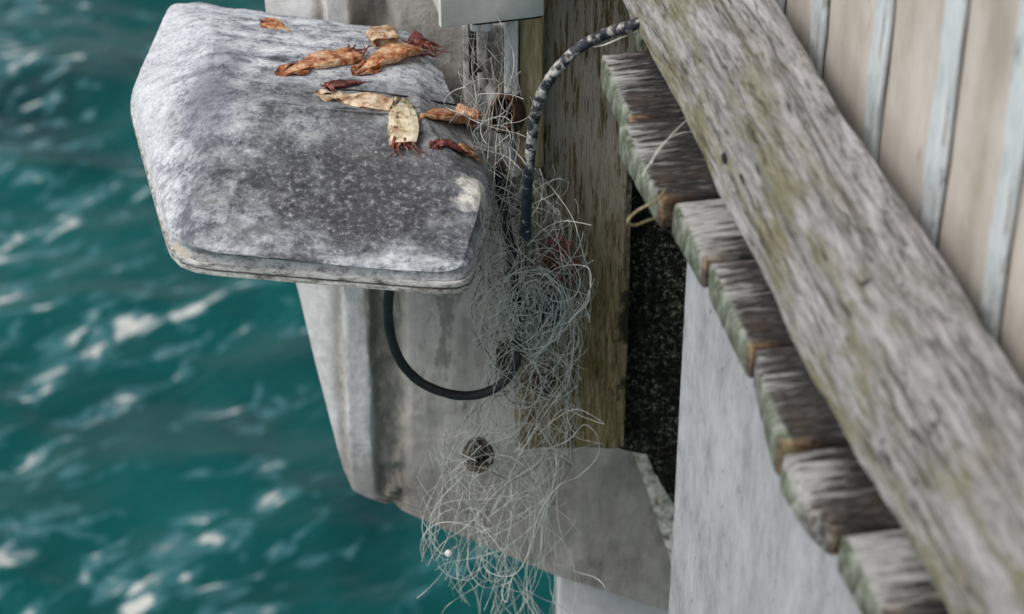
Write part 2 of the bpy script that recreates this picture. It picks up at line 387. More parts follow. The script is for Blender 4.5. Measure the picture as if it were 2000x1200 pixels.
YC = 2.15                                             # concrete face
ZR = -1.165                                           # lamp rim
def lidp(u, v): p = atz(u, v, ZR + .035); return p
lid_origin = atz(610, 290, ZR)
def ll(u, v, dz=.03): p = atz(u, v, ZR + dz) - lid_origin; return (p.x, p.y, p.z)
LID = dict(crease=ll(415, 190, .075), left=ll(255, 200)[0], dirt=ll(700, 385, .05), dirt2=ll(560, 250, .05), grime=ll(830, 300), lichen=ll(934, 388, .046), chip=ll(364, 435, .05), chip2=ll(365, 487, .02))
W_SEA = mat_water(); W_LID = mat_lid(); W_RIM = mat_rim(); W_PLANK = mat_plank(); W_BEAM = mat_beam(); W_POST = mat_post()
W_MOSS = mat_moss(); W_FASC = mat_fascia(); W_CON = mat_concrete(); W_HOSE = mat_hose(); SQ = mat_squid()
W_PILE = mat_simple('pale_pile_concrete', [(.3, (.34, .34, .34)), (.7, (.52, .52, .53))], 20)
W_REND = mat_simple('crumbly_lime_edge', [(.36, (.10, .095, .06)), (.48, (.38, .37, .32)), (.65, (.62, .61, .56))], 90, bd=.006)
def mat_wall():
    m = M('beige_painted_board', .85, .2)
    n = m.noise(26, 7, .7, sc=(1, 1, .35)); b = m.noise(9, 5, .6, sc=(1, 1, .6))
    c = m.ramp(m.math('ADD', m.math('MULTIPLY', n, .5), m.math('MULTIPLY', b, .5)), [(.38, (.36, .32, .27)), (.5, (.47, .43, .38)), (.62, (.55, .51, .46))])
    st = m.step(m.noise(34, 5, .65, sc=(1, 1.2, .5), lo=(1, 3, 2)), .64, .72)
    c = m.mix(m.math('MULTIPLY', st, .6), c, (.22, .17, .12))
    m.col(c); m.bump(n, .003, .8); return m.m
def mat_batten():
    m = M('pale_blue_batten_paint', .75, .25)
    n = m.noise(40, 7, .72, sc=(1, 1.4, .35))
    c = m.ramp(n, [(.34, (.36, .40, .40)), (.48, (.52, .56, .57)), (.66, (.62, .66, .675))])
    fl = m.step(m.noise(30, 7, .75, sc=(1, 2, .4), lo=(2, 2, 7)), .56, .63)
    c = m.mix(m.math('MULTIPLY', fl, .7), c, (.36, .33, .28))
    m.col(c); m.bump(m.math('SUBTRACT', n, fl), .002, .8); return m.m
W_WALL = mat_wall(); W_BATT = mat_batten()
W_BOX = mat_simple('dull_white_enamel', [(.3, (.56, .55, .52)), (.7, (.68, .67, .64))], 40, rough=.5)
W_SEAL = mat_simple('dark_rubber', [(.3, (.008, .008, .009)), (.7, (.028, .03, .032))], 120, rough=.5, spec=.4)
W_STEEL = mat_simple('grey_galvanised_steel', [(.36, (.10, .095, .09)), (.5, (.27, .27, .27)), (.66, (.46, .46, .46))], 70, rough=.65)
W_DARK = mat_simple('dark_hollow', [(.3, (.006, .006, .006)), (.7, (.02, .018, .016))], 60)
W_WHT = mat_simple('flaking_white_batten', [(.34, (.26, .25, .22)), (.46, (.52, .54, .55)), (.7, (.64, .67, .69))], 60, (2, 2, .5))
W_RUST = mat_simple('rusty_brown_pipe', [(.35, (.02, .010, .006)), (.55, (.09, .04, .02)), (.7, (.20, .10, .05))], 80)
W_L1 = mat_simple('clear_fishing_line', [(.3, (.52, .51, .46)), (.7, (.78, .78, .74))], 40, rough=.35, spec=.6)
W_L2 = mat_simple('pale_green_fishing_line', [(.3, (.42, .46, .42)), (.7, (.66, .70, .65))], 40, rough=.4, spec=.5)
W_L3 = mat_simple('red_brown_fishing_line', [(.3, (.16, .06, .045)), (.7, (.32, .17, .13))], 40, rough=.5)
W_L4 = mat_simple('dark_matted_line', [(.3, (.05, .038, .026)), (.7, (.17, .135, .10))], 40)
W_L5 = mat_simple('teal_braided_line', [(.3, (.03, .06, .065)), (.7, (.12, .20, .21))], 40)
W_L6 = mat_simple('grey_dusty_line', [(.3, (.24, .22, .185)), (.7, (.44, .41, .36))], 40)
for m_ in (W_L1, W_L2): m_.node_tree.nodes['Principled BSDF'].inputs['Alpha'].default_value = .9   # clear nylon
W_BEAD = mat_simple('white_plastic_bead', [(.3, (.75, .75, .73)), (.7, (.82, .82, .8))], 60, rough=.4)
W_YEL = mat_simple('yellowed_timber_edge', [(.35, (.18, .13, .06)), (.5, (.36, .29, .16)), (.68, (.48, .42, .30))], 40, (6, 6, .6), bd=.003)

# ------------------------------------------------------------------ water
def axisvals(lo, hi, step, far):
    a = [lo + (hi-lo)*i/int((hi-lo)/step) for i in range(int((hi-lo)/step)+1)]
    d = step; l = lo; h = hi; L_ = []; H_ = []
    while l > -far or h < far:
        d *= 1.35; l -= d; h += d; L_.append(l); H_.append(h)
    return L_[::-1] + a + H_
def water():
    ZW = -5.0
    xs = axisvals(-3.6, 1.6, .035, 900); ys = axisvals(4.2, 11., .035, 900)
    v = []; n = len(xs)
    for y in ys:
        for x in xs:
            d = max(abs(x+1)-3, abs(y-7.5)-4, 0); k = 1/(1+d*.4)
            X = x + .12*n1(x*1.1, y*1.1, 3); Y = y + .12*n1(x*1.1, y*1.1, 9)
            h = .065*fn(X*.75+Y*.25, Y*1.25-X*.2, 0, 3) + .03*fn(X*2.1+Y*.8, Y*3.2-X*.7, 5, 3) + .035*(1-abs(n1(X*.8+Y*.45, Y*1.3-X*.5, 2.5))*2)
            v.append((x, y, ZW + h*k))
    f = [(j*n+i, j*n+i+1, (j+1)*n+i+1, (j+1)*n+i) for j in range(len(ys)-1) for i in range(n-1)]
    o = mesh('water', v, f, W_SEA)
    tag(o, 'teal green sea water with pale painted reflections below the wharf', 'water', kind='structure')
water()

# ------------------------------------------------------------------ concrete corbel on its pile
def rowslab(rows, y, thick, nx, nz, relief):
    """rows of (z, x_left, x_right) from top to bottom; front face at y, relief(x, z, tx) pushes towards -y"""
    import bisect
    zs = [r[0] for r in rows]; v = []; f = []
    def row(z):
        for a, b in zip(rows, rows[1:]):
            if a[0] >= z >= b[0]:
                t = (a[0]-z)/max(a[0]-b[0], 1e-9); return a[1]+(b[1]-a[1])*t, a[2]+(b[2]-a[2])*t
        return rows[-1][1], rows[-1][2]
    W = nx+1
    for j in range(nz+1):
        z = zs[0] + (zs[-1]-zs[0])*j/nz; xl, xr = row(z)
        for i in range(W):
            x = xl + (xr-xl)*i/nx
            v.append((x, y - relief(x, z, i/nx), z))
    o = len(v)
    for j in range(nz+1):
        for i in range(W):
            p = v[j*W+i]; v.append((p[0], y+thick, p[2])) if i in (0, nx) or j in (0, nz) else v.append((p[0], y+thick, p[2]))
    for j in range(nz):
        for i in range(nx):
            a = j*W+i; f.append((a, a+1, a+1+W, a+W)); f.append((o+a, o+a+W, o+a+1+W, o+a+1))
    for j in range(nz):
        a = j*W; f.append((a, a+W, o+a+W, o+a)); a += nx; f.append((a, o+a, o+a+W, a+W))
    for i in range(nx):
        a = i; f.append((a, o+a, o+a+1, a+1)); a = nz*W+i; f.append((a, a+1, o+a+1, o+a))
    return v, f
def q(u, v): p = aty(u, v, YC); return p.z, p.x
rows = []
XR = aty(1430, 900, YC).x
for (u, v_) in [(492, -260), (508, 0), (548, 420), (567, 560), (628, 775), (672, 928), (690, 965), (850, 1030), (1060, 1118), (1340, 1206), (1425, 1240)]:
    z, x = q(u, v_); rows.append((z, x, XR))
Xc = lambda u: aty(u, 700, YC).x
def rel(x, z, t):
    e = .0
    def sm(a, b): 
        k = min(max((x-a)/(b-a), 0), 1); return k*k*(3-2*k)
    wob = .006*n1(x*9, z*9, 1)
    x0 = x; x = x + wob
    e += -.030*(1-sm(Xc(560), Xc(655)))                     # chamfer falling away on the left
    e += .010*(sm(Xc(666), Xc(674))-sm(Xc(718), Xc(728)))   # raised rib
    er = sm(Xc(720), Xc(735))-sm(Xc(775), Xc(800))
    e += er*(.010*fn(x0*40, z*24, 3, 4)-.008)
    e *= min(1, max(0, (z+1.80)/.10)) if e > -.006 else 1
    e += .0025*fn(x0*22, z*14, 8, 4)
    edge = min(t*60, 1); e -= .006*(1-edge)
    return e
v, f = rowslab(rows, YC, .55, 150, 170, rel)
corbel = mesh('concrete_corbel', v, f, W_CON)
tag(corbel, 'stained grey concrete corbel tapering downwards behind the lamp housing and timber pile', 'concrete corbel')
ys_ = 2.125
def qs(u, v): p = aty(u, v, ys_); return p.z, p.x
rw = []
for (a, b, v_) in [(1228, 1276, 870), (1242, 1292, 905), (1262, 1312, 955), (1280, 1328, 1010), (1297, 1340, 1060), (1312, 1348, 1110)]:
    z, x1 = qs(a, v_); x2 = qs(b, v_)[1]; rw.append((z, x1, x2))
v, f = rowslab(rw, ys_, .022, 10, 50, lambda x, z, t: .006*fn(x*50, z*50, 4, 4) - .004*(abs(t-.5)*2)**3)
tag(mesh('lime_edge', v, f, W_REND, corbel), 'crumbly whitish mortar edge slanting down the right of the concrete')
p = aty(1085, 1140, 2.2)
rw = [(-1.84, p.x+.012, p.x+.55), (-6.2, p.x+.012, p.x+.55)]
v, f = rowslab(rw, 2.22, .42, 30, 60, lambda x, z, t: .004*fn(x*9, z*6, 2, 4) - .03*max(0, 1-t*9)**2)
tag(mesh('concrete_pile', v, f, W_PILE), 'pale concrete pile standing in the water under the corbel', 'pile')

# ------------------------------------------------------------------ timber pile and dark mossy block beside it
py = 1.95
zb = aty(1150, 880, py).z
pw = .118; px0 = .004
post = timber('timber_pile', -.996 - zb, pw, .165, lambda l, a, b: (a, b, -l), W_POST, r=.007, seg=.006, disp=.0045, st=12, sc=45, seed=3, mx=22, my=8)
post.location = (px0+pw/2, py+.0825, -.996)
tag(post, 'brown algae stained timber pile behind the hanging fishing line', 'timber pile')
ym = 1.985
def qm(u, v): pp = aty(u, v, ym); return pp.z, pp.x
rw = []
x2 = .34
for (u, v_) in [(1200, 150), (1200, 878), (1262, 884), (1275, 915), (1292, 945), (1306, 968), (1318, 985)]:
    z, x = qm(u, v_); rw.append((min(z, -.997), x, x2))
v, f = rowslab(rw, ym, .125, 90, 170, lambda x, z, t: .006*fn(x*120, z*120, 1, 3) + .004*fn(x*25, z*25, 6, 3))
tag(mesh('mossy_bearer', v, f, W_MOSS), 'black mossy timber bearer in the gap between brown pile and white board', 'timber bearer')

# ------------------------------------------------------------------ fascia, planks, beam and boarded wall
fw, fy = loc(aty(1322, 700, 1.562)); 
zt = ZP - .032
v = []; 
fas = timber('fascia_board', 1.5, .03, 1.0, lambda l, a, b: (a, -l, b), W_FASC, r=.004, seg=.008, disp=.0022, st=2, sc=26, seed=5, mx=4, my=60)
fx = .028
fas.location = ORG + EX*(fx+.015) + EY*(fy-.014) + Vector((0, 0, zt - .5 - .004)); fas.rotation_euler.z = ROT
tag(fas, 'chalky white vertical board facing the water under the plank ends', 'fascia board')

PL = [((1222, -60), (1255, 88), 'brown stained deck plank farthest along the edge, under the black hose'),
      ((1170, 100), (1228, 228), 'grey deck plank with pale worn end right below the black hose'),
      ((1204, 236), (1288, 385), 'dark grey deck plank with stray fishing line lying across it'),
      ((1312, 392), (1372, 500), 'deck plank with bleached streaky end and rusty near corner, beside the loop of line'),
      ((1381, 508), (1462, 672), 'short ended deck plank with white scraped end between two rusty corners'),
      ((1472, 682), (1520, 872), 'dark narrow ended deck plank with a small white speck'),
      ((1496, 876), (1598, 1040), 'black deck plank with rounded end jutting farthest over the white board'),
      ((1636, 1046), (1722, 1200), 'deck plank with blotchy white end nearest the camera')]
rnd = random.Random(4)
PP = []
for a, b, lab in PL:
    xa, ya = loc(atz(*a, ZP)); xb, yb = loc(atz(*b, ZP)); PP.append([xa, ya, xb, yb, lab])
for p_, n_ in zip(PP, PP[1:]): p_[3] = n_[1] = (p_[3]+n_[1])/2
for i, (xa, ya, xb, yb, lab) in enumerate(PP):
    w_ = ya - yb - .0035; th = .029
    sk = (xa-xb)/w_                       # the cut ends are not quite square
    jut = i == 6
    o = timber('deck_plank', .62, w_, th, lambda l, A, B: (l + sk*A*max(0, 1-l*3), A, B), W_PLANK, r=.012 if jut else .004, seg=.012, disp=.0016, st=9, sc=50, seed=11+i, endr=.012 if jut else .003, mx=12, my=5)
    o.location = ORG + EX*((xa+xb)/2) + EY*((ya+yb)/2) + Vector((0, 0, ZP - th/2 + rnd.uniform(-.003, .002)))
    o.rotation_euler.z = ROT
    tag(o, lab, 'deck plank', 'deck planks along the wharf edge')
    lasty = yb
for k in range(2):      # planks running on past the frame
    o = timber('deck_plank', .62, .13, .044, lambda l, A, B: (l, A, B), W_PLANK, seg=.03, disp=.0016, st=9, sc=50, seed=31+k)
    o.location = ORG + EX*(.02) + EY*(lasty - .069 - .135*k) + Vector((0, 0, ZP-.022)); o.rotation_euler.z = ROT
    tag(o, 'deck plank at the near end of the row, %s' % ('next to the blotchy white ended plank' if k == 0 else 'last of the row towards the camera'), 'deck plank', 'deck planks along the wharf edge')

bx, by = loc(atz(1220, 0, ZP)); bx2, by2 = loc(atz(1830, 1200, ZP))
BL = 1.75; BW, BH = .078, .112
beam = timber('edge_beam', BL, BW, BH, lambda l, a, b: (a+BW/2, -l, b), W_BEAM, r=.016, seg=.006, disp=.0075, st=12, sc=42, seed=2, big=.007, mx=18, my=22)
beam.location = ORG + EX*((bx+bx2)/2 - .010) + EY*(by+.45) + Vector((0, 0, ZP + BH/2 + .004)); beam.rotation_euler.z = ROT
tag(beam, 'silvery weathered timber beam lying along the plank ends, greenish with algae on its outer face', 'timber beam')

wall = empty('boarded_wall', ORG + EX*((bx+bx2)/2 + BW + .022) + Vector((0, 0, ZP)), ROT)
tag(wall, 'beige boarded wall with pale blue battens rising behind the weathered beam', 'wall')
wx = (bx+bx2)/2 + BW + .022
Lw = 2.0
def wallpt(u, v):
    r = ray(u, v); n = EX; d = (ORG + EX*wx).dot(n) / r.dot(n); return r*d
timber('board_panel', Lw, .02, 1.0, lambda l, a, b: (a+.013, .6-l, b+.5), W_WALL, wall, r=.003, seg=.02, disp=.0012, st=1, sc=20, mx=3, my=40)
b0 = loc(wallpt(1598, 60))[1]; b1 = loc(wallpt(1705, 220))[1]; b2 = loc(wallpt(1820, 420))[1]; b3 = loc(wallpt(1935, 600))[1]
bys = [b0 + .105*2, b0+.105, b0, b1, b2, b3]
for k in range(6): bys.append(b3 - .105*(k+1))
for k, y in enumerate(bys):
    o = timber('batten', .995, .006, .032, lambda l, a, b: (a-.0005, b, l), W_BATT, wall, r=.003, seg=.012, disp=.0032, st=4, sc=40, seed=40+k, mx=3, my=5)
    o.location = (0, y, .003)

# ------------------------------------------------------------------ lamp housing
lamp = empty('lamp_housing', lid_origin); 
tag(lamp, 'dirty white lamp housing with hipped lid, dried squid scattered on top', 'lamp')
def ring(corners, dz, N=14, it=3):
    pts = []
    zz = dz if isinstance(dz, (list, tuple)) else [dz]*len(corners)
    for i, (u, v_) in enumerate(corners):
        p = atz(u, v_, ZR+zz[i]); p2 = atz(*corners[(i+1) % len(corners)], ZR+zz[(i+1) % len(corners)])
        for k in range(N): pts.append(p.lerp(p2, k/N))
    for _ in range(it):
        n = len(pts); pts = [pts[i].lerp(pts[(i+1) % n], .5) for i in range(n)]
        n = len(pts); pts = [pts[i-1].lerp(pts[i], .5) for i in range(n)]
    # refine
    out = []
    n = len(pts)
    for i in range(n):
        out.append(pts[i]); out.append(pts[i].lerp(pts[(i+1) % n], .5))
    return [p - lid_origin for p in out]
# corners: back-left, left kink, front-left, front-right, right kink, back-right
DR = .022
OUT = [(327, 16), (248, 195), (334, 508), (917, 556), (967, 383), (834, 78)]
def inset(c, k, cx=610, cy=300): return [(cx+(u-cx)*k, cy+(v_-cy)*k) for u, v_ in c]
A3 = [(405, 40), (412, 205), (366, 488), (897, 538), (944, 380), (818, 100)]
Z3 = [.072, .092, .044, .0315, .050, .048]
base = ring(OUT, DR)
bc_ = sum(base, Vector()) / len(base)
def rimring(k, z): return [Vector((bc_.x+(p.x-bc_.x)*k, bc_.y+(p.y-bc_.y)*k, z)) for p in base]
L0 = [rimring(.985, .007), rimring(.994, .0075), rimring(.996, .0095), rimring(.994, .0118), rimring(.984, .0125), rimring(.984, .0135), rimring(.997, .0145), rimring(1.0, .0165), rimring(.997, .0195), rimring(.985, .0205), rimring(.984, .0215)]
r1 = rimring(.99, .0205); r1b = rimring(.986, .0265); r3 = ring(A3, Z3)
r2 = [Vector((a.x*.9+b.x*.1, a.y*.9+b.y*.1, .0265+.30*max(0, b.z-.0265)+.0012)) for a, b in zip(r1b, r3)]
P0, P1 = atz(462, 200, ZR+.097)-lid_origin, atz(820, 222, ZR+.078)-lid_origin
def proj(p):
    d = P1-P0; t = min(max((p-P0).dot(d)/d.dot(d), 0), 1); return P0 + d*t
r4 = [proj(p) for p in r3]
def interp(a, b, m, ease=None):
    res = []
    for k in range(m):
        t = k/m; res.append([p.lerp(s_, t) for p, s_ in zip(a, b)])
    return res
rings = interp(r1, r1b, 3) + interp(r1b, r2, 3) + interp(r2, r3, 14) + interp(r3, r4, 26) + [[p.lerp(s_, .985) for p, s_ in zip(r3, r4)]]
# soften the creases between the bands
for _ in range(0):
    rings = [rings[0]] + [[rings[i-1][k].lerp(rings[i+1][k], .5).lerp(rings[i][k], .5) for k in range(len(rings[0]))] for i in range(1, len(rings)-1)] + [rings[-1]]
for i, rg in enumerate(rings):
    for p in rg:
        p.z += .0028*fn(p.x*34, p.y*60, 2, 5) + .0030*n1(p.x*7, p.y*7, 4)
v, f = loft([[Vector(p) for p in rg] for rg in rings], cap=False)
f.append(tuple(range((len(rings)-1)*len(rings[0]), len(rings)*len(rings[0]))))
lid = mesh('lid', v, f, W_LID, lamp)
LB = BVHTree.FromPolygons([Vector(p)+lid_origin for p in v], f)
v, f = loft(L0)
mesh('rim', v, f, W_RIM, lamp)
v, f = loft([ring(inset(OUT, .80), -.075), ring(inset(OUT, .90), -.07), ring(inset(OUT, .94), -.002)])
mesh('lamp_body', v, f, W_STEEL, lamp)
def onlid(u, v_, dz=0.):
    r = ray(u, v_); h, nrm, _, _ = LB.ray_cast(Vector((0, 0, 0)), r.normalized())
    if h is None: h = atz(u, v_, ZR+.04)
    return h + Vector((0, 0, dz))
sm_ = MB().add(tube([p for p in cat([onlid(u, v_, .0008) - lid_origin for (u, v_) in [(640, 176), (720, 181), (790, 190), (860, 202), (905, 209)]], 6)], .0011, 6))
sm_.build('seam', W_SEAL, lamp)

# ------------------------------------------------------------------ dried squid lying on the lid
def squid(label, tip, end, wid, mat, arm_dir=None, arms=6, armlen=.03, amat=None, fin=True, thick=.45, seed=0, curl=0., open_end=True, lift=0., sharp=1.6):
    rd = random.Random(seed); wid *= 1.3; thick *= .7
    a = onlid(*tip); b = onlid(*end); ctr = (a+b)/2
    t = empty('dried_squid', ctr); tag(t, label, 'squid', 'dried squid on the lamp lid')
    n = 22; rings = []
    ax = (b-a).normalized(); side = ax.cross(Vector((0, 0, 1))).normalized()
    for i in range(n+1):
        s = i/n
        pr = math.sin(min(s*1.25, 1)*math.pi/2)**sharp * (1-.16*max(0, s-.75)/.25) + .03
        c = a.lerp(b, s) + side*curl*math.sin(s*math.pi)
        hit = LB.ray_cast(c+Vector((0, 0, .3)), Vector((0, 0, -1)))[0]
        if hit is not None: c.z = hit.z
        r_ = wid/2*pr; h_ = r_*thick
        rg = []
        for k in range(20):
            an = 2*math.pi*k/20
            wr = 1 + .26*fn(math.cos(an)*2.2+seed, s*1.8, math.sin(an)*2.2, 3) + .06*n1(s*9, an*2, seed)
            # the dried mantle has sunk in along its middle
            sag = -.55*max(0, math.sin(an))**3*min(1, s*2)
            rg.append(c - ctr + side*math.cos(an)*r_*wr + Vector((0, 0, h_*.9+lift + math.sin(an)*h_*wr*(1+sag) )))
        rings.append(rg)
    # turned-in open mouth of the mantle
    if open_end:
        last = rings[-1]; m_ = sum(last, Vector())/len(last)
        rings.append([m_ + (p-m_)*.86 + ax*.001 for p in last]); rings.append([m_ + (p-m_)*.74 - ax*.006 for p in last])
    v, f = loft(rings); mesh('mantle', v, f, mat, t)
    if fin:
        for sg in (-1, 1):
            v = []; f = []
            for i in range(9):
                s = .02 + .36*i/8
                c = a.lerp(b, s) - ctr; r_ = wid/2*(math.sin(min(s*1.25, 1)*math.pi/2)**.8)
                wv = wid*.22*math.sin(i/8*math.pi)**.7
                for j in range(4):
                    o_ = r_*.8 + wv*j/3
                    pt = c + side*sg*o_; hit = LB.ray_cast(pt+ctr+Vector((0, 0, .3)), Vector((0, 0, -1)))[0]
                    z = (hit.z-ctr.z) if hit is not None else c.z
                    pt.z = z + .0022 + .0022*math.sin(i*1.3+j+seed) + lift*.5
                    v.append(pt)
            base = len(v); v += [p - Vector((0, 0, .0012)) for p in v]
            for i in range(8):
                for j in range(3):
                    x = i*4+j; f += [(x, x+1, x+5, x+4), (base+x, base+x+4, base+x+5, base+x+1)]
                f += [(i*4, i*4+4, base+i*4+4, base+i*4), (i*4+3, base+i*4+3, base+i*4+7, i*4+7)]
            f += [(j, base+j, base+j+1, j+1) for j in range(3)] + [(32+j, 33+j, base+33+j, base+32+j) for j in range(3)]
            mesh('fin', v, f, mat, t)
    if arms:
        d = (onlid(*arm_dir) - b).normalized() if arm_dir else ax
        sd_ = d.cross(Vector((0, 0, 1))).normalized()
        for k in range(arms):
            of = (k/(max(arms-1, 1))-.5)
            cp = []
            L = 1.3*armlen*rd.uniform(.6, 1.15); wob = rd.uniform(-.5, .5)
            for i in range(6):
                s = i/5
                p_ = b - ax*.004 + sd_*(of*wid*.55*(1+s*.7) + wob*.03*s*s) + d*L*s
                hit = LB.ray_cast(p_+Vector((0, 0, .3)), Vector((0, 0, -1)))[0]
                z = hit.z if hit is not None else b.z - .01*s
                p_.z = z + .002 + .004*abs(math.sin(k*2.1+i*.9)) + lift
                cp.append(p_ - ctr)
            c_ = cat(cp, 4)
            mesh('arm', *tube(c_, [.0020*(1-.8*i/(len(c_)-1)) for i in range(len(c_))], 6), amat or mat, t)
    return t
squid('longest orange brown dried squid, thin tip pointing to the left end of the lid', (535, 148), (694, 112), .024, SQ[0], (722, 92), 7, .022, SQ[2], seed=1, thick=.5)
squid('amber dried squid with dark red arms at the back right corner of the lid', (686, 148), (806, 104), .023, SQ[0], (850, 82), 8, .026, SQ[2], seed=2, thick=.75)
squid('flattened tan dried squid with blunt open end, lying along the dark seam', (612, 184), (764, 212), .021, SQ[1], None, 0, seed=3, thick=.45)
squid('pale cream dried squid with reddish arms pointing towards the camera', (783, 196), (788, 288), .021, SQ[3], (785, 312), 6, .018, SQ[2], seed=4, thick=.6)
squid('glossy orange dried squid with forked end overhanging the right edge of the lid', (806, 247), (918, 226), .022, SQ[0], (938, 206), 4, .014, SQ[1], seed=5, thick=.8, fin=False)
squid('stubby tan dried squid standing up behind the amber one', (732, 56), (752, 96), .024, SQ[1], None, 0, seed=6, thick=1.0, fin=False)
squid('short reddish brown dried squid curl lying across the start of the seam', (726, 160), (640, 176), .010, SQ[2], (612, 182), 4, .010, SQ[2], seed=7, thick=.9, fin=False, curl=.004)
squid('small brown dried squid scrap alone near the back edge of the lid', (572, 62), (516, 52), .016, SQ[0], (506, 44), 5, .010, SQ[2], seed=8, thick=.7, fin=False)
squid('crumbled red dried squid nearest the lichen patch on the lid', (838, 292), (908, 300), .013, SQ[2], (930, 312), 9, .022, SQ[0], seed=9, thick=.7, fin=True)
squid('dark red shrivelled squid head at the back corner of the lid', (792, 82), (826, 86), .016, SQ[2], (850, 90), 8, .016, SQ[2], seed=10, thick=1.0, fin=False)

# ------------------------------------------------------------------ things fixed between lamp and pile
def box_v(x0, x1, y0, y1, z0, z1, b=.003):
    c = Vector(((x0+x1)/2, (y0+y1)/2, 0)); sec = rr(x1-x0, y1-y0, b, 3, 2, 2)
    rings = []
    for z, k in ((z0, 1-2*b/min(x1-x0, y1-y0)), (z0+b*.3, 1-.7*b/min(x1-x0, y1-y0)), (z0+b, 1), (z1-b, 1), (z1-b*.3, 1-.7*b/min(x1-x0, y1-y0)), (z1, 1-2*b/min(x1-x0, y1-y0))):
        rings.append([Vector((c.x+a*k, c.y+d*k, z)) for a, d in sec])
    return loft(rings)
jp = aty(860, 48, 1.86)
jb = empty('junction_box', jp, math.atan(.24))
tag(jb, 'dull white metal junction box above the lamp housing', 'junction box')
mesh('box_body', *box_v(0.002, .094, .004, .07, .0, .13), W_BOX, jb)
mesh('cover', *box_v(-.001, .097, -.004, .0035, -.002, .131, .0015), W_BOX, jb)
mesh('gasket', *box_v(.030, .0965, -.0015, .006, -.0050, -.0022, .001), W_SEAL, jb)

def vbox(name, u0, u1, vt, vb, y, d, mat, parent=None, cut=0., seed=0, **k):
    a = aty(u0, (vt+vb)/2, y); b = aty(u1, (vt+vb)/2, y); zt = aty(u0, vt, y).z; zb = aty(u0, vb, y).z
    o = timber(name, zt-zb, b.x-a.x, d, lambda l, A, B: (A, B, -l), mat, parent, r=.002, seg=.008, disp=.0015, st=6, sc=50, seed=seed, endr=.002, **k)
    o.location = ((a.x+b.x)/2, y+d/2, zt)
    return o
tag(vbox('white_batten', 984, 1013, 10, 190, 1.915, .03, W_WHT, seed=51), 'flaking white vertical batten under the junction box', 'batten')
tag(vbox('timber_packer', 1013, 1062, 0, 330, 1.925, .03, W_YEL, seed=52), 'yellowed timber packer between white batten and brown pile', 'timber packer')
br = empty('lamp_bracket', aty(945, 60, 1.93))
tag(br, 'grey steel bracket holding the lamp housing under the junction box', 'bracket')
def local(o, par): o.location = o.location - par.location; o.parent = par; return o
local(vbox('channel', 931, 953, 62, 175, 1.925, .012, W_STEEL, seed=53), br)
local(vbox('slot', 915, 931, 55, 160, 1.945, .02, W_DARK, seed=54), br)
local(vbox('back_plate', 905, 990, 48, 260, 1.97, .03, W_STEEL, seed=55), br)
local(vbox('top_tab', 918, 962, 46, 64, 1.918, .02, W_WHT, seed=56), br)
strut = cat([aty(u, v_, y)-br.location for u, v_, y in [(952, 150, 1.935), (968, 210, 1.92), (985, 270, 1.905), (1006, 340, 1.90)]], 8)
mesh('strut', *tube(strut, [.0065+.0006*n1(i*.7, 2, 3) for i in range(len(strut))], 10), W_STEEL, br)
bo = aty(936, 135, 1.922)-br.location
mesh('bolt', *tube([bo+Vector((0, .004, 0)), bo+Vector((0, -.002, 0)), bo+Vector((0, -.004, 0))], [.0032, .0032, .002], 8), W_DARK, br)
pc = aty(987, 222, 1.905)
pipe = empty('pipe_stub', pc); tag(pipe, 'rusty open pipe stub with hollow dark end beside the bracket', 'pipe')
v = []; f = []
prof = [(.017, .03), (.017, -.012), (.0155, -.0135), (.0135, -.0125), (.0135, .028)]
dirp = Vector((-.25, -.85, .5)).normalized(); pa = dirp.cross(Vector((0, 0, 1))).normalized(); pb = dirp.cross(pa)
rgs = [[-dirp*h + (pa*math.cos(2*math.pi*k/24)*.8 + pb*math.sin(2*math.pi*k/24)*1.15)*r_ for k in range(24)] for r_, h in prof]
mesh('pipe_wall', *loft(rgs), W_RUST, pipe)

# ------------------------------------------------------------------ hose and cable
hp = [atz(1345, 5, ZP+.012), atz(1290, 28, ZP+.02), atz(1235, 50, ZP+.022)] + [aty(u, v_, y) for u, v_, y in [(1190, 64, 1.78), (1145, 85, 1.77), (1105, 117, 1.765), (1072, 158, 1.77), (1050, 205, 1.785), (1040, 260, 1.80), (1034, 320, 1.815), (1029, 390, 1.83), (1027, 440, 1.84), (1030, 470, 1.845)]]
hc = cat(hp, 12)
hr = []
for i, p_ in enumerate(hc):
    t = i/(len(hc)-1); r_ = .0051 + .0006*n1(i*.5, 1, 1) + .0004*n1(i*1.7, 4, 1)
    if t > .96: r_ *= 1-.55*(t-.96)/.04
    hr.append(r_)
tag(mesh('hose', *tube(hc, hr, 14), W_HOSE), 'black hose spotted with pale lichen, hanging from under the beam down the pile', 'hose')
cp = [aty(u, v_, y) for u, v_, y in [(775, 520, 1.80), (762, 560, 1.81), (758, 605, 1.82), (763, 655, 1.83), (782, 705, 1.84), (815, 742, 1.85), (855, 763, 1.855), (900, 773, 1.86), (945, 768, 1.865), (985, 745, 1.87), (1010, 700, 1.875), (1015, 640, 1.88), (1008, 580, 1.885), (1000, 500, 1.89), (985, 420, 1.895), (975, 330, 1.90)]]
cc = cat(cp, 10)
tag(mesh('cable', *tube(cc, [.0049+.0003*n1(i*.2, 7, 1) for i in range(len(cc))], 12), W_SEAL), 'black rubber cable looping down from beneath the lamp housing into the tangled line', 'cable')

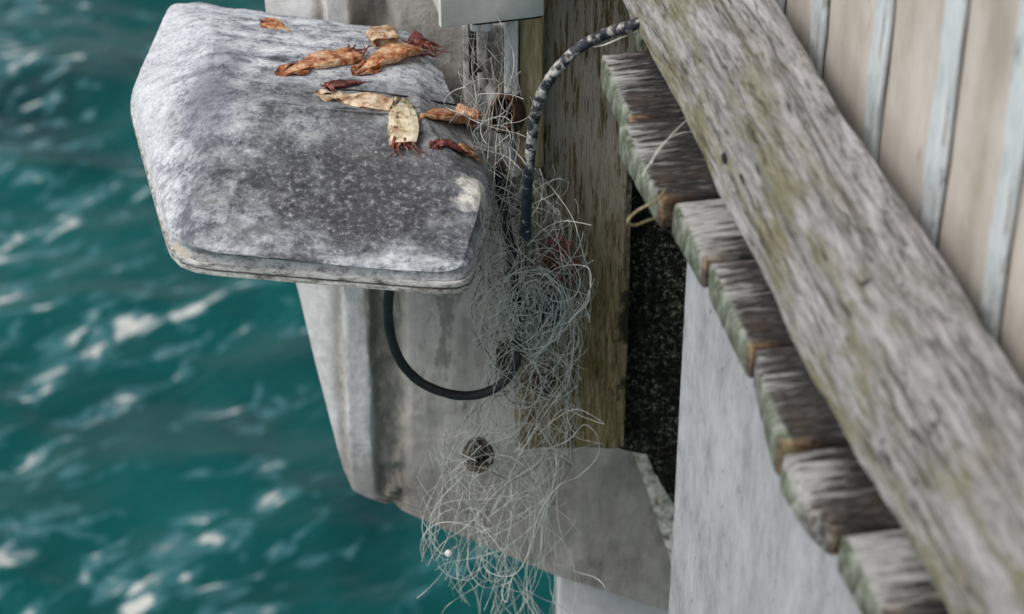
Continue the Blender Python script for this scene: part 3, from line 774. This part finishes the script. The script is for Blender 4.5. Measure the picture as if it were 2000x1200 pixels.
# ------------------------------------------------------------------ fishing line
tang = empty('fishing_line_tangle', aty(1030, 470, 1.85))
tag(tang, 'big matted tangle of fishing line hanging beside the lamp housing', 'fishing line')
TO = tang.location
PROF = [(40, 955, 35), (150, 955, 45), (250, 965, 40), (330, 985, 45), (400, 1000, 62), (470, 1030, 88), (540, 1038, 92), (620, 1035, 88), (700, 1040, 72), (780, 1035, 72), (850, 1000, 100), (920, 965, 110), (1000, 965, 110), (1080, 980, 125), (1150, 1005, 95), (1210, 1035, 60)]
def prof(v_):
    for a, b in zip(PROF, PROF[1:]):
        if a[0] <= v_ <= b[0]:
            t = (v_-a[0])/(b[0]-a[0]); return a[1]+(b[1]-a[1])*t, a[2]+(b[2]-a[2])*t
    return (PROF[0][1:] if v_ < PROF[0][0] else PROF[-1][1:])
rl = random.Random(17)
def strand(u, v_, steps, curl, step=9, bias=.0, y0=1.86, y1=1.93, pull=1.):
    h = rl.uniform(0, 2*math.pi); k = rl.gauss(0, curl); y = rl.uniform(y0, y1); dy = 0; pts = []
    if rl.random() < .5: h = math.pi/2*rl.choice((1, -1)) + rl.gauss(0, .5)
    hang = rl.random() < .45
    for i in range(steps):
        k = k*.95 + rl.gauss(0, curl*.30); h += k
        if rl.random() < .025: h += rl.gauss(0, 1.1); k = rl.gauss(0, curl)
        if hang: h += .10*math.sin((math.pi/2 if math.sin(h) > 0 else -math.pi/2) - h)
        h += bias*math.sin(math.pi/2 - h)
        c, wd = prof(v_); off = (u-c)/wd
        if abs(off) > .8: h += .10*pull*math.sin((math.pi/2 if math.sin(h) > 0 else -math.pi/2) - h) + .22*pull*(abs(off)-.8)*math.sin((0 if off < 0 else math.pi) - h)
        if abs(off) > 1.35 and i > 12: break
        u += math.cos(h)*step; v_ += math.sin(h)*step
        if v_ > 1225 or v_ < 20: break
        dy = dy*.85 + rl.gauss(0, .0016); y += dy
        if y < y0: y = y0; dy = abs(dy)
        if y > y1: y = y1; dy = -abs(dy)
        pts.append(aty(u, v_, y) - TO)
    while len(pts) < 4: pts.append((pts[-1] if pts else aty(u, v_, y)-TO) + Vector((.002, 0, .002)))
    return pts
def bundle(name, mat, n, dist, steps, curl, rad, **kw):
    mb = MB()
    for _ in range(n):
        v_ = dist(); c, wd = prof(v_); u = c + rl.gauss(0, .5)*wd*kw.get('spread', .8)
        s_ = strand(u, v_, rl.randint(*steps), curl*rl.uniform(.5, 1.5), **{k: x for k, x in kw.items() if k != 'spread'})
        r_ = rad*rl.uniform(.45, .95)
        mb.add(tube(cat(s_[::2], 3) if len(s_) > 6 else s_, r_, 4))
    return mb.build(name, mat, tang)
g = rl.gauss
bundle('clear_line', W_L1, 95, lambda: g(560, 115), (30, 90), .13, .00034, y0=1.84, y1=1.935, spread=.7)
bundle('clear_line', W_L1, 60, lambda: g(980, 110), (50, 130), .07, .00038, y0=1.86, y1=1.96, bias=.02, pull=.7)
bundle('clear_line', W_L1, 22, lambda: rl.uniform(760, 1120), (60, 130), .05, .00044, y0=1.84, y1=1.93, bias=.04)
bundle('green_line', W_L2, 80, lambda: g(590, 110), (30, 90), .13, .00036, y0=1.85, y1=1.935, spread=.6)
bundle('green_line', W_L2, 22, lambda: g(880, 110), (40, 110), .08, .00040, y0=1.86, y1=1.95, bias=.03)
bundle('grey_line', W_L6, 110, lambda: g(580, 120), (25, 70), .18, .00042, y0=1.875, y1=1.94, spread=.6)
bundle('grey_line', W_L6, 26, lambda: rl.uniform(60, 340), (20, 50), .08, .00045, y0=1.87, y1=1.92, spread=.6)
bundle('clear_line', W_L1, 12, lambda: rl.uniform(60, 340), (20, 50), .06, .00036, y0=1.86, y1=1.91, spread=.6)
bundle('dark_line', W_L4, 60, lambda: g(600, 120), (20, 50), .22, .0007, y0=1.89, y1=1.945, spread=.5)
def clump(name, mat, cu, cv, ru, rv, n, y, rad, depth=.02):
    mb = MB()
    for _ in range(n):
        a0 = rl.uniform(0, 6.28); cp = []
        rr_ = rl.uniform(.2, 1)
        for i in range(rl.randint(6, 14)):
            a0 += rl.uniform(.4, 1.1)*rl.choice((1, 1, 1, -1)); r_ = min(1, max(.05, rr_ + rl.gauss(0, .2)))
            cp.append(aty(cu+ru*r_*math.cos(a0), cv+rv*r_*math.sin(a0), y + rl.uniform(-depth, depth)) - TO)
        mb.add(tube(cat(cp, 5), rad*rl.uniform(.7, 1.3), 4))
    return mb.build(name, mat, tang)
clump('red_line', W_L3, 1085, 520, 45, 60, 34, 1.90, .0006)
clump('teal_line', W_L5, 1075, 612, 32, 34, 34, 1.90, .0008)
clump('matted_knot', W_L4, 934, 890, 30, 34, 24, 1.90, .0009)
clump('matted_knot', W_L4, 990, 700, 24, 40, 22, 1.905, .0009)
clump('matted_knot', W_L4, 1060, 750, 26, 26, 16, 1.905, .0008)
clump('matted_knot', W_L4, 985, 360, 20, 50, 16, 1.92, .0009)
clump('green_line', W_L2, 1040, 610, 70, 90, 40, 1.885, .0005, .03)
# single long loops one can follow
def lines(name, mat, lists, rad):
    mb = MB()
    for y, pts in lists: mb.add(tube(cat([aty(u, v_, y + .012*math.sin(i*1.7)) - TO for i, (u, v_) in enumerate(pts)], 10), rad, 5))
    return mb.build(name, mat, tang)
lines('loose_loop', W_L1, [
    (1.84, [(1045, 330), (1080, 370), (1115, 420), (1130, 460), (1140, 500), (1152, 540), (1148, 590), (1120, 620), (1100, 650)]),
    (1.845, [(1060, 540), (1100, 520), (1150, 525), (1148, 580), (1110, 630)]),
    (1.84, [(1030, 480), (1060, 450), (1100, 432), (1155, 440)]),
    (1.85, [(1050, 850), (1090, 815), (1130, 800), (1180, 828), (1140, 815), (1100, 800), (1070, 830)]),
    (1.85, [(1060, 880), (1110, 860), (1140, 830), (1165, 850), (1168, 890), (1130, 930), (1090, 950), (1050, 1010), (1040, 1080)]),
    (1.87, [(905, 930), (865, 970), (842, 1010), (840, 1060), (850, 1095), (870, 1060), (890, 1010), (905, 960)]),
    (1.87, [(850, 1000), (842, 1050), (860, 1080), (877, 1081), (890, 1100), (892, 1130)]),
    (1.87, [(920, 980), (915, 1060), (915, 1110), (940, 1145), (975, 1145), (1000, 1130), (1010, 1080)]),
    (1.86, [(950, 1050), (945, 1105), (975, 1125), (1010, 1118), (1035, 1070), (1045, 1000), (1040, 950)]),
    (1.87, [(880, 990), (925, 1015), (960, 1050), (990, 1090), (1020, 1140), (1045, 1190), (1060, 1215)]),
    (1.87, [(985, 1080), (990, 1120), (980, 1160), (990, 1175), (1000, 1130), (1020, 1160), (1050, 1215)]),
    (1.88, [(1080, 1100), (1130, 1118), (1165, 1130), (1182, 1150), (1180, 1172)]),
    (1.86, [(940, 870), (900, 905), (880, 880), (872, 865), (885, 858), (900, 885), (930, 900)])], .00042)
bd = MB()
bc = aty(876, 1081, 1.868) - TO
bd.add(loft([[bc + Vector((math.cos(2*math.pi*k/14)*.0042*math.sin(a), math.sin(2*math.pi*k/14)*.0042*math.sin(a), .0042*math.cos(a))) for k in range(14)] for a in [.05+3.04*i/10 for i in range(11)]]))
bd.build('bead', W_BEAD, tang)

# stray pieces of line on the planks
def stray(label, y0, pts, rad=.0006, mat=W_L1):
    cps = [atz(u, v_, ZP+dz) for u, v_, dz in pts]
    tag(mesh('stray_line', *tube(cat(cps, 8), rad, 5), mat), label, 'fishing line')
stray('thin stray fishing line crossing the dark grey plank from under the beam', 0, [(1372, 215, .004), (1330, 245, .012), (1290, 290, .014), (1262, 330, .006), (1255, 345, .003)])
stray('second stray fishing line curving out from under the beam onto the dark grey plank', 0, [(1362, 258, .004), (1325, 262, .012), (1290, 285, .010), (1272, 320, .003)])
stray('tan loop of line sticking out from the rusty plank corner over the dark gap', 0, [(1298, 372, .004), (1280, 392, .010), (1245, 412, .008), (1226, 432, .002), (1240, 440, -.006), (1268, 430, -.012), (1290, 424, -.02)], .0010, W_YEL)
stray('thin stray line lying beside the black hose at the top', 0, [(1262, 60, .004), (1220, 72, .010), (1180, 88, .004), (1160, 92, -.02)], .0006)
